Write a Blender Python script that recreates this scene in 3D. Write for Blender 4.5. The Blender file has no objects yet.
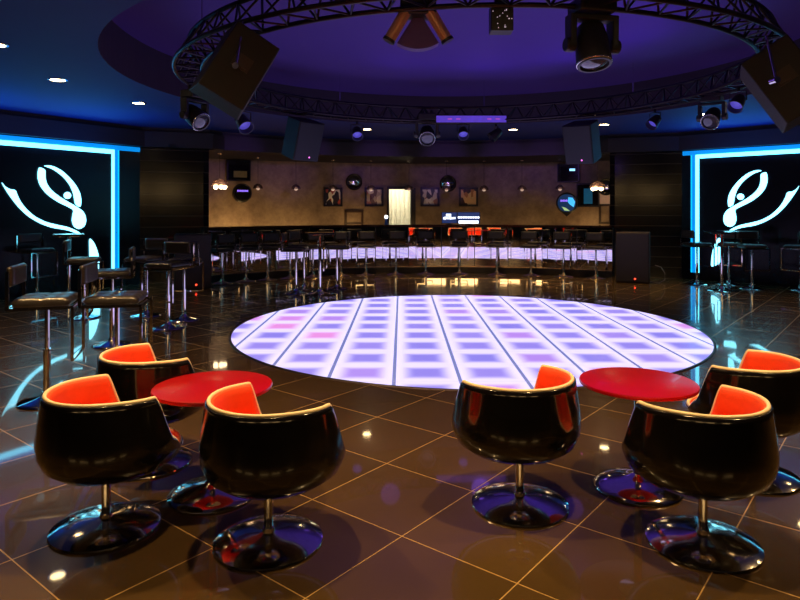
import bpy, bmesh, math, random
from math import sin, cos, tan, pi, radians as rad, atan2, sqrt
from mathutils import Vector, Matrix
from mathutils.geometry import tessellate_polygon
random.seed(7)
SC = bpy.context.scene
COL = SC.collection
# ------------------------------------------------------------------ camera
F = 638.0; CXP = 408.0; HZ = 208.0; CH = 1.52
cam_d = bpy.data.cameras.new('camera'); cam = bpy.data.objects.new('camera', cam_d); COL.objects.link(cam)
cam_d.sensor_width = 36; cam_d.lens = F * 36 / 800
cam_d.shift_x = -(CXP - 400) / 800; cam_d.shift_y = -(300 - HZ) / 800
cam.location = (0, 0, CH); cam.rotation_euler = (pi / 2, 0, 0)
cam_d.clip_start = .05
SC.camera = cam
SC.view_settings.view_transform = 'Standard'; SC.view_settings.look = 'None'
SC.view_settings.gamma = 1; SC.view_settings.exposure = 0; SC.view_settings.use_curve_mapping = False

def atY(px, py, Y): return Vector(((px - CXP) / F * Y, Y, CH - (py - HZ) / F * Y))
def atZ(px, py, z):
    Y = (CH - z) * F / (py - HZ); return Vector(((px - CXP) / F * Y, Y, z))
TC = Vector((.74, 7.73, 0))
C = Vector((.76, 8.2, 0))                      # centre of the round room
def pol(a, r, z=0): return Vector((C.x + r * sin(rad(a)), C.y + r * cos(rad(a)), z))
def ang_px(px, r):                             # angle around C where the ray through px meets radius r (far side)
    k = (px - CXP) / F
    A = k * k + 1; B = -2 * (k * C.x + C.y); D = C.x ** 2 + C.y ** 2 - r * r
    Y = (-B + sqrt(B * B - 4 * A * D)) / (2 * A)
    return math.degrees(atan2(k * Y - C.x, Y - C.y)), Y

# ------------------------------------------------------------------ materials
def mat(name, base=(.5, .5, .5), rough=.5, metal=0, emit=None, es=0, coat=0, spec=.5, trans=0, noise=0, nscale=8, bump=0, bscale=30):
    m = bpy.data.materials.new(name); m.use_nodes = True
    nt = m.node_tree; b = nt.nodes['Principled BSDF']
    b.inputs['Base Color'].default_value = (*base, 1)
    b.inputs['Roughness'].default_value = rough; b.inputs['Metallic'].default_value = metal
    b.inputs['Specular IOR Level'].default_value = spec
    b.inputs['Coat Weight'].default_value = coat; b.inputs['Coat Roughness'].default_value = .03
    b.inputs['Transmission Weight'].default_value = trans
    if emit: b.inputs['Emission Color'].default_value = (*emit, 1); b.inputs['Emission Strength'].default_value = es
    tc = nt.nodes.new('ShaderNodeTexCoord')
    n = nt.nodes.new('ShaderNodeTexNoise'); n.inputs['Scale'].default_value = nscale; n.inputs['Detail'].default_value = 5
    nt.links.new(tc.outputs['Object'], n.inputs['Vector'])
    if noise:
        mx = nt.nodes.new('ShaderNodeMix'); mx.data_type = 'RGBA'
        mx.inputs[6].default_value = (*[c * (1 - noise) for c in base], 1)
        mx.inputs[7].default_value = (*[min(1, c * (1 + noise)) for c in base], 1)
        nt.links.new(n.outputs['Fac'], mx.inputs[0]); nt.links.new(mx.outputs[2], b.inputs['Base Color'])
    if bump:
        n2 = nt.nodes.new('ShaderNodeTexNoise'); n2.inputs['Scale'].default_value = bscale; n2.inputs['Detail'].default_value = 4
        nt.links.new(tc.outputs['Object'], n2.inputs['Vector'])
        bp = nt.nodes.new('ShaderNodeBump'); bp.inputs['Strength'].default_value = bump; bp.inputs['Distance'].default_value = .01
        nt.links.new(n2.outputs['Fac'], bp.inputs['Height']); nt.links.new(bp.outputs['Normal'], b.inputs['Normal'])
    return m
M = {}
M['chrome'] = mat('chrome', (.82, .80, .78), .05, 1, noise=.04)
M['chrome_old'] = mat('chrome_base', (.82, .78, .74), .10, 1, noise=.2, nscale=60)
M['gloss_black'] = mat('gloss_black_lacquer', (.005, .004, .004), .16, coat=.35, noise=.1)
M['red_fabric'] = mat('orange_red_upholstery', (.90, .085, .012), .6, noise=.07, nscale=40, bump=.08, bscale=200)
M['piping'] = mat('cream_piping', (.95, .80, .50), .4, noise=.04)
M['red_lacquer'] = mat('red_lacquer', (.36, .0015, .005), .3, coat=.12, noise=.05)
M['leather'] = mat('black_leather', (.022, .018, .018), .28, noise=.2, bump=.15, bscale=60, coat=.2)
M['leather_matt'] = mat('black_leatherette', (.010, .009, .009), .5, noise=.2, bump=.1, bscale=60)
M['dark_metal'] = mat('dark_truss_metal', (.035, .026, .035), .38, .7, noise=.2)
M['black_plastic'] = mat('black_plastic', (.018, .015, .016), .4, noise=.15)
M['cab'] = mat('speaker_cabinet_paint', (.015, .010, .008), .55, noise=.2, nscale=50, bump=.2, bscale=200)
M['cab_grille'] = mat('speaker_grille', (.014, .012, .020), .45, .1, noise=.3, nscale=300)
M['lens'] = mat('lamp_lens', (.05, .05, .08), .04, coat=1, noise=.1)
M['bronze'] = mat('bronze_reflector', (.62, .32, .22), .35, .4, noise=.1)
M['neon_core'] = mat('neon_core_light', (.1, .5, .8), .4, emit=(.13, .72, 1.0), es=4.0, noise=.02)
M['neon_edge'] = mat('neon_edge_light', (.02, .3, .6), .4, emit=(.0, .50, 1.0), es=1.2, noise=.02)
M['neon_soft'] = mat('neon_diffuser_light', (.02, .2, .5), .4, emit=(.0, .26, .80), es=1.0, noise=.02)
M['logo'] = mat('logo_light', (.3, .7, .9), .4, emit=(.22, .78, 1.0), es=4.0, noise=.02)
M['warm_lamp'] = mat('warm_lamp_glow', (1, .8, .5), .4, emit=(1, .72, .34), es=26, noise=.02)
M['rear_glow'] = mat('added_panel_glow', (1, .8, .5), .4, emit=(1, .62, .24), es=6, noise=.05)
M['bulb'] = mat('bulb_glow', (1, .8, .5), .4, emit=(1, .72, .40), es=9, noise=.02)
M['bulb_dim'] = mat('dim_bulb_glow', (.6, .5, .45), .3, emit=(1, .66, .45), es=.55, noise=.02)
M['red_led'] = mat('red_led', (.8, .02, .02), .3, emit=(1, .05, .02), es=4, noise=.02)
M['pink_led'] = mat('pink_led', (.8, .1, .6), .3, emit=(.9, .15, .75), es=3, noise=.02)
M['frame_black'] = mat('black_frame', (.012, .009, .008), .35, noise=.2)
M['frame_brown'] = mat('dark_brown_frame', (.05, .025, .015), .35, noise=.2)
M['counter'] = mat('dark_red_brown_counter', (.045, .018, .012), .12, coat=.6, noise=.3, nscale=6)
M['plinth'] = mat('dark_plinth', (.010, .008, .007), .3, noise=.2)
M['chrome_warm'] = mat('warm_tinted_chrome_base', (.85, .66, .36), .22, 1, noise=.1)  # chrome with the warm gold reflection put into its colour
M['gold_trim'] = mat('gold_trim', (.75, .55, .28), .2, 1, noise=.05)
M['mirror'] = mat('bar_mirror', (.88, .84, .82), .02, 1, noise=.02, bump=.02, bscale=2.5)
M['ceil'] = mat('deep_blue_ceiling_paint', (.018, .032, .17), .7, noise=.05)
M['recess'] = mat('violet_recess_paint', (.07, .03, .26), .75, noise=.06, nscale=2)
M['recess_side'] = mat('dark_recess_side', (.035, .018, .045), .6, noise=.1)
M['fascia'] = mat('dark_fascia_paint', (.028, .018, .018), .6, noise=.1)
M['soffit'] = mat('dark_soffit_paint', (.012, .009, .01), .6, noise=.1)
M['panel'] = mat('gloss_black_glass_panel', (.004, .004, .008), .22, spec=.35, noise=.1)
M['cream'] = mat('cream_room_paint', (.80, .78, .68), .6, noise=.03)
M['rear'] = mat('dark_rear_wall', (.03, .02, .015), .6, noise=.25, nscale=2)
M['glass'] = mat('smoked_glass', (.55, .42, .38), .06, trans=.75, noise=.05)
M['white_glow'] = mat('white_globe', (1, 1, 1), .3, emit=(.8, .9, 1), es=3, noise=.02)

def striped(name, base, rough, gap, line, axis=2):
    m = mat(name, base, rough, spec=.35); nt = m.node_tree; b = nt.nodes['Principled BSDF']
    tc = nt.nodes.new('ShaderNodeTexCoord'); sp = nt.nodes.new('ShaderNodeSeparateXYZ'); nt.links.new(tc.outputs['Object'], sp.inputs[0])
    a = nt.nodes.new('ShaderNodeMath'); a.operation = 'DIVIDE'; a.inputs[1].default_value = gap; nt.links.new(sp.outputs[axis], a.inputs[0])
    f = nt.nodes.new('ShaderNodeMath'); f.operation = 'FRACT'; nt.links.new(a.outputs[0], f.inputs[0])
    l = nt.nodes.new('ShaderNodeMath'); l.operation = 'LESS_THAN'; l.inputs[1].default_value = line / gap; nt.links.new(f.outputs[0], l.inputs[0])
    mx = nt.nodes.new('ShaderNodeMix'); mx.data_type = 'RGBA'; mx.inputs[6].default_value = (*base, 1); mx.inputs[7].default_value = (.07, .05, .035, 1)
    nt.links.new(l.outputs[0], mx.inputs[0]); nt.links.new(mx.outputs[2], b.inputs['Base Color'])
    return m
M['pier'] = striped('black_gloss_board_cladding', (.006, .005, .005), .14, .225, .012)

def wall_mat():
    m = mat('mottled_beige_plaster', (.30, .22, .15), .55); nt = m.node_tree; b = nt.nodes['Principled BSDF']
    tc = nt.nodes.new('ShaderNodeTexCoord'); n = nt.nodes.new('ShaderNodeTexNoise'); n.inputs['Scale'].default_value = 3.2; n.inputs['Detail'].default_value = 9; n.inputs['Roughness'].default_value = .7
    nt.links.new(tc.outputs['Object'], n.inputs['Vector'])
    r = nt.nodes.new('ShaderNodeValToRGB'); r.color_ramp.elements[0].position = .32; r.color_ramp.elements[0].color = (.17, .11, .075, 1)
    r.color_ramp.elements[1].position = .7; r.color_ramp.elements[1].color = (.36, .26, .17, 1)
    nt.links.new(n.outputs['Fac'], r.inputs[0]); nt.links.new(r.outputs[0], b.inputs['Base Color'])
    return m
M['wall'] = wall_mat()

def mth(nt, op, a, b=None, c=None):
    n = nt.nodes.new('ShaderNodeMath'); n.operation = op
    for i, v in enumerate((a, b, c)):
        if v is None: continue
        if isinstance(v, (int, float)): n.inputs[i].default_value = v
        else: nt.links.new(v, n.inputs[i])
    return n.outputs[0]
def floor_mat():
    m = mat('polished_brown_porcelain_tiles', (.05, .035, .025), .1); nt = m.node_tree; b = nt.nodes['Principled BSDF']
    tc = nt.nodes.new('ShaderNodeTexCoord'); sp = nt.nodes.new('ShaderNodeSeparateXYZ'); nt.links.new(tc.outputs['Object'], sp.inputs[0])
    X, Y = sp.outputs[0], sp.outputs[1]
    th = .6689; s = .5995; ox, oy = -.2253, 4.639
    ux, uy = cos(th) / s, -sin(th) / s; vx, vy = -sin(th) / s, -cos(th) / s
    dx = mth(nt, 'SUBTRACT', X, ox); dy = mth(nt, 'SUBTRACT', Y, oy)
    u = mth(nt, 'ADD', mth(nt, 'MULTIPLY', dx, ux), mth(nt, 'MULTIPLY', dy, uy))
    v = mth(nt, 'ADD', mth(nt, 'MULTIPLY', dx, vx), mth(nt, 'MULTIPLY', dy, vy))
    def edge(t): return mth(nt, 'ABSOLUTE', mth(nt, 'SUBTRACT', t, mth(nt, 'ROUND', t)))
    d = mth(nt, 'MINIMUM', edge(u), edge(v))
    g = mth(nt, 'LESS_THAN', d, .0042)
    # tile tone per tile + cloudy veining
    cv = nt.nodes.new('ShaderNodeCombineXYZ'); nt.links.new(mth(nt, 'FLOOR', u), cv.inputs[0]); nt.links.new(mth(nt, 'FLOOR', v), cv.inputs[1])
    wn = nt.nodes.new('ShaderNodeTexWhiteNoise'); nt.links.new(cv.outputs[0], wn.inputs['Vector'])
    n = nt.nodes.new('ShaderNodeTexNoise'); n.inputs['Scale'].default_value = 1.6; n.inputs['Detail'].default_value = 8; nt.links.new(tc.outputs['Object'], n.inputs['Vector'])
    fac = mth(nt, 'ADD', mth(nt, 'MULTIPLY', wn.outputs['Value'], .35), mth(nt, 'MULTIPLY', n.outputs['Fac'], .7))
    r = nt.nodes.new('ShaderNodeValToRGB'); r.color_ramp.elements[0].position = .2; r.color_ramp.elements[0].color = (.048, .028, .010, 1)
    r.color_ramp.elements[1].position = .8; r.color_ramp.elements[1].color = (.094, .056, .018, 1); nt.links.new(fac, r.inputs[0])
    mx = nt.nodes.new('ShaderNodeMix'); mx.data_type = 'RGBA'; nt.links.new(g, mx.inputs[0]); nt.links.new(r.outputs[0], mx.inputs[6]); mx.inputs[7].default_value = (.50, .33, .12, 1)
    nt.links.new(mx.outputs[2], b.inputs['Base Color'])
    rr = mth(nt, 'ADD', mth(nt, 'MULTIPLY', g, .35), mth(nt, 'ADD', mth(nt, 'MULTIPLY', n.outputs['Fac'], .03), .03))
    b.inputs['Roughness'].default_value = .24; b.inputs['Specular IOR Level'].default_value = .28
    b.inputs['Coat Weight'].default_value = .85; nt.links.new(mth(nt, 'ADD', mth(nt, 'MULTIPLY', g, .3), mth(nt, 'ADD', mth(nt, 'MULTIPLY', n.outputs['Fac'], .03), .02)), b.inputs['Coat Roughness'])
    return m
M['floor'] = floor_mat()
def dance_mat():
    m = bpy.data.materials.new('lit_dance_floor_panels'); m.use_nodes = True; nt = m.node_tree; b = nt.nodes['Principled BSDF']
    b.inputs['Base Color'].default_value = (.12, .12, .15, 1); b.inputs['Roughness'].default_value = .3; b.inputs['Specular IOR Level'].default_value = .25
    tc = nt.nodes.new('ShaderNodeTexCoord'); sp = nt.nodes.new('ShaderNodeSeparateXYZ'); nt.links.new(tc.outputs['Object'], sp.inputs[0])
    X, Y = sp.outputs[0], sp.outputs[1]
    a = -.0098; sx, sy = .583, .578
    dx = mth(nt, 'SUBTRACT', X, -.168); dy = mth(nt, 'SUBTRACT', Y, 10.2)
    u = mth(nt, 'DIVIDE', mth(nt, 'ADD', dx, mth(nt, 'MULTIPLY', dy, .0098)), sx); v = mth(nt, 'DIVIDE', dy, sy)
    def edge(t): return mth(nt, 'ABSOLUTE', mth(nt, 'SUBTRACT', t, mth(nt, 'ROUND', t)))   # 0 on the seam, .5 at the middle
    eu, ev = edge(u), edge(v)
    d = mth(nt, 'SMOOTH_MIN', eu, ev, .08)
    cv = nt.nodes.new('ShaderNodeCombineXYZ'); nt.links.new(mth(nt, 'FLOOR', u), cv.inputs[0]); nt.links.new(mth(nt, 'FLOOR', v), cv.inputs[1])
    wn = nt.nodes.new('ShaderNodeTexWhiteNoise'); nt.links.new(cv.outputs[0], wn.inputs['Vector'])
    pk = nt.nodes.new('ShaderNodeValToRGB'); e = pk.color_ramp.elements
    e[0].position = 0; e[0].color = (.26, .22, .86, 1); e[1].position = .75; e[1].color = (.36, .27, .90, 1)
    x = e.new(.9); x.color = (.46, .26, .90, 1); x = e.new(.97); x.color = (.72, .28, .86, 1)
    nt.links.new(wn.outputs['Value'], pk.inputs[0])
    # two distinctly pink panels
    def cell(i, j): return mth(nt, 'MULTIPLY', mth(nt, 'COMPARE', mth(nt, 'FLOOR', u), i, .1), mth(nt, 'COMPARE', mth(nt, 'FLOOR', v), j, .1))
    pink = mth(nt, 'ADD', cell(-3, -4), cell(-2, -5))
    mp = nt.nodes.new('ShaderNodeMix'); mp.data_type = 'RGBA'; nt.links.new(pink, mp.inputs[0]); nt.links.new(pk.outputs[0], mp.inputs[6]); mp.inputs[7].default_value = (.85, .30, .80, 1)
    glow = nt.nodes.new('ShaderNodeMapRange'); glow.interpolation_type = 'SMOOTHSTEP'; glow.inputs['From Min'].default_value = .05; glow.inputs['From Max'].default_value = .34
    nt.links.new(d, glow.inputs['Value'])
    mx = nt.nodes.new('ShaderNodeMix'); mx.data_type = 'RGBA'; nt.links.new(glow.outputs[0], mx.inputs[0]); mx.inputs[6].default_value = (.95, .84, 1.35, 1); nt.links.new(mp.outputs[2], mx.inputs[7])
    su = mth(nt, 'LESS_THAN', eu, .028); sv = mth(nt, 'LESS_THAN', ev, .008)
    m2 = nt.nodes.new('ShaderNodeMix'); m2.data_type = 'RGBA'; nt.links.new(su, m2.inputs[0]); nt.links.new(mx.outputs[2], m2.inputs[6]); m2.inputs[7].default_value = (.17, .21, .52, 1)
    m3 = nt.nodes.new('ShaderNodeMix'); m3.data_type = 'RGBA'; nt.links.new(sv, m3.inputs[0]); nt.links.new(m2.outputs[2], m3.inputs[6]); m3.inputs[7].default_value = (.40, .38, .68, 1)
    nt.links.new(m3.outputs[2], b.inputs['Emission Color']); b.inputs['Emission Strength'].default_value = 1.0
    return m
M['dance'] = dance_mat()
def print_mat(name, seed, bg, cols):
    m = mat(name, bg, .4); nt = m.node_tree; b = nt.nodes['Principled BSDF']
    tc = nt.nodes.new('ShaderNodeTexCoord'); mp = nt.nodes.new('ShaderNodeMapping'); mp.inputs['Location'].default_value = (seed, seed * .7, 0); mp.inputs['Scale'].default_value = (11, 1, 6)
    nt.links.new(tc.outputs['Object'], mp.inputs[0]); vo = nt.nodes.new('ShaderNodeTexVoronoi'); vo.inputs['Scale'].default_value = 1; nt.links.new(mp.outputs[0], vo.inputs['Vector'])
    sp = nt.nodes.new('ShaderNodeSeparateColor'); nt.links.new(vo.outputs['Color'], sp.inputs[0])
    r = nt.nodes.new('ShaderNodeValToRGB'); r.color_ramp.interpolation = 'CONSTANT'; r.color_ramp.elements[0].color = (*bg, 1); r.color_ramp.elements[1].position = .3; r.color_ramp.elements[1].color = (*cols[0], 1)
    for i, c in enumerate(cols[1:]):
        e = r.color_ramp.elements.new(.3 + .7 * (i + 1) / len(cols)); e.color = (*c, 1)
    nt.links.new(sp.outputs[0], r.inputs[0]); nt.links.new(r.outputs[0], b.inputs['Base Color']); nt.links.new(r.outputs[0], b.inputs['Emission Color']); b.inputs['Emission Strength'].default_value = 0
    return m

# ------------------------------------------------------------------ mesh helpers
def obj(name, bm, m, parent=None, smooth=False, loc=None, rot=None, bevel=0):
    me = bpy.data.meshes.new(name)
    bmesh.ops.recalc_face_normals(bm, faces=bm.faces)
    if smooth:
        for f in bm.faces: f.smooth = True
    bm.to_mesh(me); bm.free()
    for mm in (m if isinstance(m, (list, tuple)) else [m]): me.materials.append(mm)
    o = bpy.data.objects.new(name, me); COL.objects.link(o)
    if parent: o.parent = parent
    if loc is not None: o.location = loc
    if rot is not None: o.rotation_euler = rot
    if smooth and bevel >= 0:
        md = o.modifiers.new('split', 'EDGE_SPLIT'); md.split_angle = rad(42)
    if bevel > 0:
        md = o.modifiers.new('bevel', 'BEVEL'); md.width = bevel; md.segments = 3; md.limit_method = 'ANGLE'
    return o
def B(): return bmesh.new()
def box(bm, c, s, mtx=None, mi=0):
    mt = Matrix.Translation(Vector(c)) @ Matrix.Diagonal((*s, 1))
    if mtx is not None: mt = mtx @ mt
    r = bmesh.ops.create_cube(bm, size=1, matrix=mt)
    for v in r['verts']:
        for f in v.link_faces: f.material_index = mi
    return bm
def cyl(bm, a, b, r1, r2=None, n=16, caps=True, mi=0):
    a, b = Vector(a), Vector(b); d = b - a; r2 = r1 if r2 is None else r2
    q = d.to_track_quat('Z', 'Y').to_matrix().to_4x4()
    before = set(bm.faces)
    bmesh.ops.create_cone(bm, cap_ends=caps, segments=n, radius1=r1, radius2=r2, depth=d.length, matrix=Matrix.Translation((a + b) / 2) @ q)
    for f in set(bm.faces) - before: f.material_index = mi
    return bm
def lathe(bm, prof, n=48, c=(0, 0, 0), mi=0, closed=False):
    rings = []
    for r, z in prof:
        rings.append([bm.verts.new((c[0] + r * cos(2 * pi * i / n), c[1] + r * sin(2 * pi * i / n), c[2] + z)) for i in range(n)] if r > 1e-5 else [bm.verts.new((c[0], c[1], c[2] + z))])
    pairs = list(zip(rings, rings[1:])) + ([(rings[-1], rings[0])] if closed else [])
    for a, b in pairs:
        for i in range(n):
            j = (i + 1) % n
            vs = [a[i % len(a)], a[j % len(a)], b[j % len(b)], b[i % len(b)]]
            u = []
            for v in vs:
                if v not in u: u.append(v)
            if len(u) > 2:
                f = bm.faces.new(u); f.material_index = mi
    return bm
def tube(bm, pts, r, n=8, closed=False):
    pts = [Vector(p) for p in pts]; N = len(pts); rings = []
    for i, p in enumerate(pts):
        if closed: t = pts[(i + 1) % N] - pts[i - 1]
        else: t = pts[min(i + 1, N - 1)] - pts[max(i - 1, 0)]
        t.normalize()
        up = Vector((0, 0, 1)) if abs(t.z) < .95 else Vector((1, 0, 0))
        x = t.cross(up).normalized(); y = x.cross(t).normalized()
        rings.append([bm.verts.new(p + (x * cos(2 * pi * k / n) + y * sin(2 * pi * k / n)) * r) for k in range(n)])
    for i in range(N if closed else N - 1):
        a, b = rings[i], rings[(i + 1) % N]
        for k in range(n): bm.faces.new((a[k], a[(k + 1) % n], b[(k + 1) % n], b[k]))
    if not closed:
        bm.faces.new(rings[0][::-1]); bm.faces.new(rings[-1])
    return bm
def prism(bm, pts, d):                      # extrude closed 3-D outline by vector d
    a = [bm.verts.new(p) for p in pts]; b = [bm.verts.new(Vector(p) + Vector(d)) for p in pts]
    n = len(a)
    for i in range(n): bm.faces.new((a[i], b[i], b[(i + 1) % n], a[(i + 1) % n]))
    if n == 4: bm.faces.new(a); bm.faces.new(b[::-1])
    else:
        for tri in tessellate_polygon([[Vector(p) for p in pts]]):
            try: bm.faces.new([a[k] for k in tri]); bm.faces.new([b[k] for k in tri[::-1]])
            except ValueError: pass
    return bm
def arcblock(bm, r0, r1, a0, a1, z0, z1, step=2):  # curved wall block around C
    n = max(1, int(round(abs(a1 - a0) / step))); rows = []
    for i in range(n + 1):
        a = a0 + (a1 - a0) * i / n
        rows.append([bm.verts.new(pol(a, r, z)) for r, z in ((r0, z0), (r0, z1), (r1, z1), (r1, z0))])
    for p, q in zip(rows, rows[1:]):
        for k in range(4): bm.faces.new((p[k], p[(k + 1) % 4], q[(k + 1) % 4], q[k]))
    bm.faces.new(rows[0]); bm.faces.new(rows[-1][::-1])
    return bm
def tag(o, label=None, cat=None, group=None, kind=None):
    if label: o['label'] = label
    if cat: o['category'] = cat
    if group: o['group'] = group
    if kind: o['kind'] = kind
    return o
def thing(name, label, cat, loc=(0, 0, 0), rz=0, group=None):
    o = bpy.data.objects.new(name, None); COL.objects.link(o); o.empty_display_size = .1
    o.location = loc; o.rotation_euler = (0, 0, rz); return tag(o, label, cat, group)
def struct(name, bm, m, smooth=False):
    o = obj(name, bm, m, None, smooth); o['kind'] = 'structure'; return o
def dup(root, loc, rz=None, label=None, rot=None):
    kids = {}
    for o in list(COL.objects):
        if o.parent: kids.setdefault(o.parent.name, []).append(o)
    def cp(o, par):
        c = o.copy(); COL.objects.link(c)
        if par: c.parent = par
        for ch in kids.get(o.name, []): cp(ch, c)
        return c
    r = cp(root, None); r.location = loc
    if rz is not None: r.rotation_euler = (0, 0, rz)
    if rot is not None: r.rotation_euler = rot
    if label: r['label'] = label
    return r
def lamp(name, kind, loc, energy, color, direction=None, size=.1, spot=None, blend=.5):
    d = bpy.data.lights.new(name, kind); d.energy = energy; d.color = color
    if kind == 'AREA': d.size = size
    else: d.shadow_soft_size = size
    if kind == 'SPOT': d.spot_size = rad(spot or 90); d.spot_blend = blend
    o = bpy.data.objects.new(name, d); COL.objects.link(o); o.location = loc
    if direction is not None: o.rotation_euler = Vector(direction).to_track_quat('-Z', 'Y').to_euler()
    return o

# ------------------------------------------------------------------ room shell
CZ = 3.15; RZ = 3.70; RR = 4.27
bm = B(); box(bm, (0, 6.5, -.05), (26, 24, .1)); struct('floor', bm, M['floor'])
# ceiling with a circular recess (faces: 0 flat, 1 side, 2 recess top)
bm = B(); n = 128
def ring(r, z): return [bm.verts.new((C.x + r * cos(2 * pi * i / n), C.y + r * sin(2 * pi * i / n), z)) for i in range(n)]
R0 = ring(17, CZ); R1 = ring(RR, CZ); R2 = ring(RR, RZ); R3 = ring(RR + .15, CZ + .001 - .0); 
for a, b, mi in ((R0, R1, 0), (R1, R2, 1)):
    for i in range(n):
        f = bm.faces.new((a[i], a[(i + 1) % n], b[(i + 1) % n], b[i])); f.material_index = mi
f = bm.faces.new(R2); f.material_index = 2
bmesh.ops.delete(bm, geom=R3, context='VERTS')
struct('ceiling', bm, [M['ceil'], M['recess_side'], M['recess']])

# plan points of the outer shell
LA = Vector((-6.78, 10.6, 0)); LB = Vector((-5.41, 12.87, 0)); LC = Vector((-4.16, 13.33, 0))
RA = Vector((7.48, 12.17, 0)); RB = Vector((5.91, 13.77, 0)); RC = Vector((4.50, 14.22, 0))
ld = (LA - LB).normalized(); rd = (RA - RB).normalized()
LO = LB + ld * 6.2; RO = RB + rd * 5.4
def wallblock(name, p, q, m, z0=0, z1=CZ, t=.15, side=1):
    d = (q - p).normalized(); nrm = Vector((-d.y, d.x, 0)) * side * t
    b = B(); prism(b, [Vector((p.x, p.y, z0)), Vector((q.x, q.y, z0)), Vector((q.x, q.y, z1)), Vector((p.x, p.y, z1))], nrm)
    return struct(name, b, m)
wallblock('wall_left', LO, LB, M['panel'], side=1)
wallblock('wall_right', RB, RO, M['panel'], side=1)
wallblock('wall_left_pier', LB, LC, M['pier'], side=1)
wallblock('wall_right_pier', RC, RB, M['pier'], side=1)
def radial(p, r): d = (p - C); d.normalize(); return C + d * r
wallblock('wall_bar_left', LC, radial(LC, 9.6), M['pier'], side=1, t=.1)
wallblock('wall_bar_right', RC, radial(RC, 9.6), M['pier'], side=-1, t=.1)
wallblock('wall_left_side', Vector((LO.x, -3, 0)), LO, M['panel'], side=1)
wallblock('wall_right_side', RO, Vector((RO.x, -3, 0)), M['panel'], side=1)
wallblock('wall_rear', Vector((RO.x, -3, 0)), Vector((LO.x, -3, 0)), M['rear'], side=1)
# curved back wall with the door opening
WR = 9.5
dr0, _ = ang_px(389, WR); dr1, _ = ang_px(410.5, WR); DT = 2.04
bm = B()
arcblock(bm, WR, WR + .12, -50, dr0, 0, 2.78); arcblock(bm, WR, WR + .12, dr1, 40, 0, 2.78); arcblock(bm, WR, WR + .12, dr0, dr1, DT, 2.78)
struct('wall_back', bm, M['wall'])
# soffit over the bar and the stepped fascia round the room
bm = B(); arcblock(bm, 7.25, 9.65, -50, 40, 2.75, 2.80); struct('ceiling_bar', bm, M['soffit'])
def inward(p, k): d = (C - p); d.z = 0; return p + d.normalized() * k
def fascia(name, k, z0, z1, m):
    pts = [inward(LO, k), inward(LB, k), inward(LC, k)] + [pol(q, 7.28 - k) for q in range(-41, 30, 3)] + [inward(RC, k), inward(RB, k), inward(RO, k)]
    b = B(); rows = []
    for p in pts:
        o = inward(p, -.06); rows.append([b.verts.new((p.x, p.y, z0)), b.verts.new((p.x, p.y, z1)), b.verts.new((o.x, o.y, z1)), b.verts.new((o.x, o.y, z0))])
    for p, q in zip(rows, rows[1:]):
        for i in range(4): b.faces.new((p[i], p[(i + 1) % 4], q[(i + 1) % 4], q[i]))
    b.faces.new(rows[0]); b.faces.new(rows[-1][::-1]); return struct(name, b, m)
fascia('trim_1', .18, 2.75, 3.06, M['fascia']); fascia('trim_2', .06, 3.04, CZ + .02, M['fascia'])
fascia('trim_3', .12, 3.04, 3.06, M['fascia']); fascia('trim_4', .12, 2.75, 2.77, M['fascia'])
# bright little room behind the door
a = (dr0 + dr1) / 2; 
bm = B(); arcblock(bm, WR + 1.6, WR + 1.65, dr0 - 3, dr1 + 3, 0, 2.5); arcblock(bm, WR + .12, WR + 1.65, dr0 - 3, dr0 - 2.6, 0, 2.5); arcblock(bm, WR + .12, WR + 1.65, dr1 + 2.6, dr1 + 3, 0, 2.5); arcblock(bm, WR + .12, WR + 1.65, dr0 - 3, dr1 + 3, 2.45, 2.5)
for i in range(7):
    aa = dr0 - 1 + i * .75; arcblock(bm, WR + 1.50, WR + 1.6, aa, aa + .36, 0, 2.45)
struct('wall_store_room', bm, M['cream'])
p = pol(a, WR + .7, 2.3); lamp('store_room_light', 'POINT', p, 42, (1, .93, .72), size=.15)
# door frame and open leaf
dl = bpy.data.objects.new('door_1', None); COL.objects.link(dl); dl['kind'] = 'structure'
bm = B(); arcblock(bm, WR - .05, WR + .13, dr0 - .35, dr0, 0, DT + .07, .2); arcblock(bm, WR - .05, WR + .13, dr1, dr1 + .35, 0, DT + .07, .2); arcblock(bm, WR - .05, WR + .13, dr0 - .35, dr1 + .35, DT, DT + .07, .5)
obj('door_frame', bm, M['frame_black'], dl)
bm = B(); arcblock(bm, WR - .10, WR - .05, dr1 + .1, dr1 + .8, 0, DT + .03, .4); obj('door_leaf', bm, M['frame_black'], dl)

# ------------------------------------------------------------------ dance floor
DR = 2.89; DC = Vector((.725, 8.2, 0))
t = thing('dance_floor', 'round illuminated dance floor of glowing lavender panels set in the brown tiles', 'dance floor')
bm = B(); lathe(bm, [(0, .006), (DR, .006), (DR, -.004), (0, -.004)], 160, DC); obj('light_panels', bm, M['dance'], t)
bm = B(); lathe(bm, [(DR, -.003), (DR, .009), (DR + .022, .009), (DR + .03, -.003)], 160, DC, closed=True); obj('rim', bm, M['dark_metal'], t)

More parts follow.
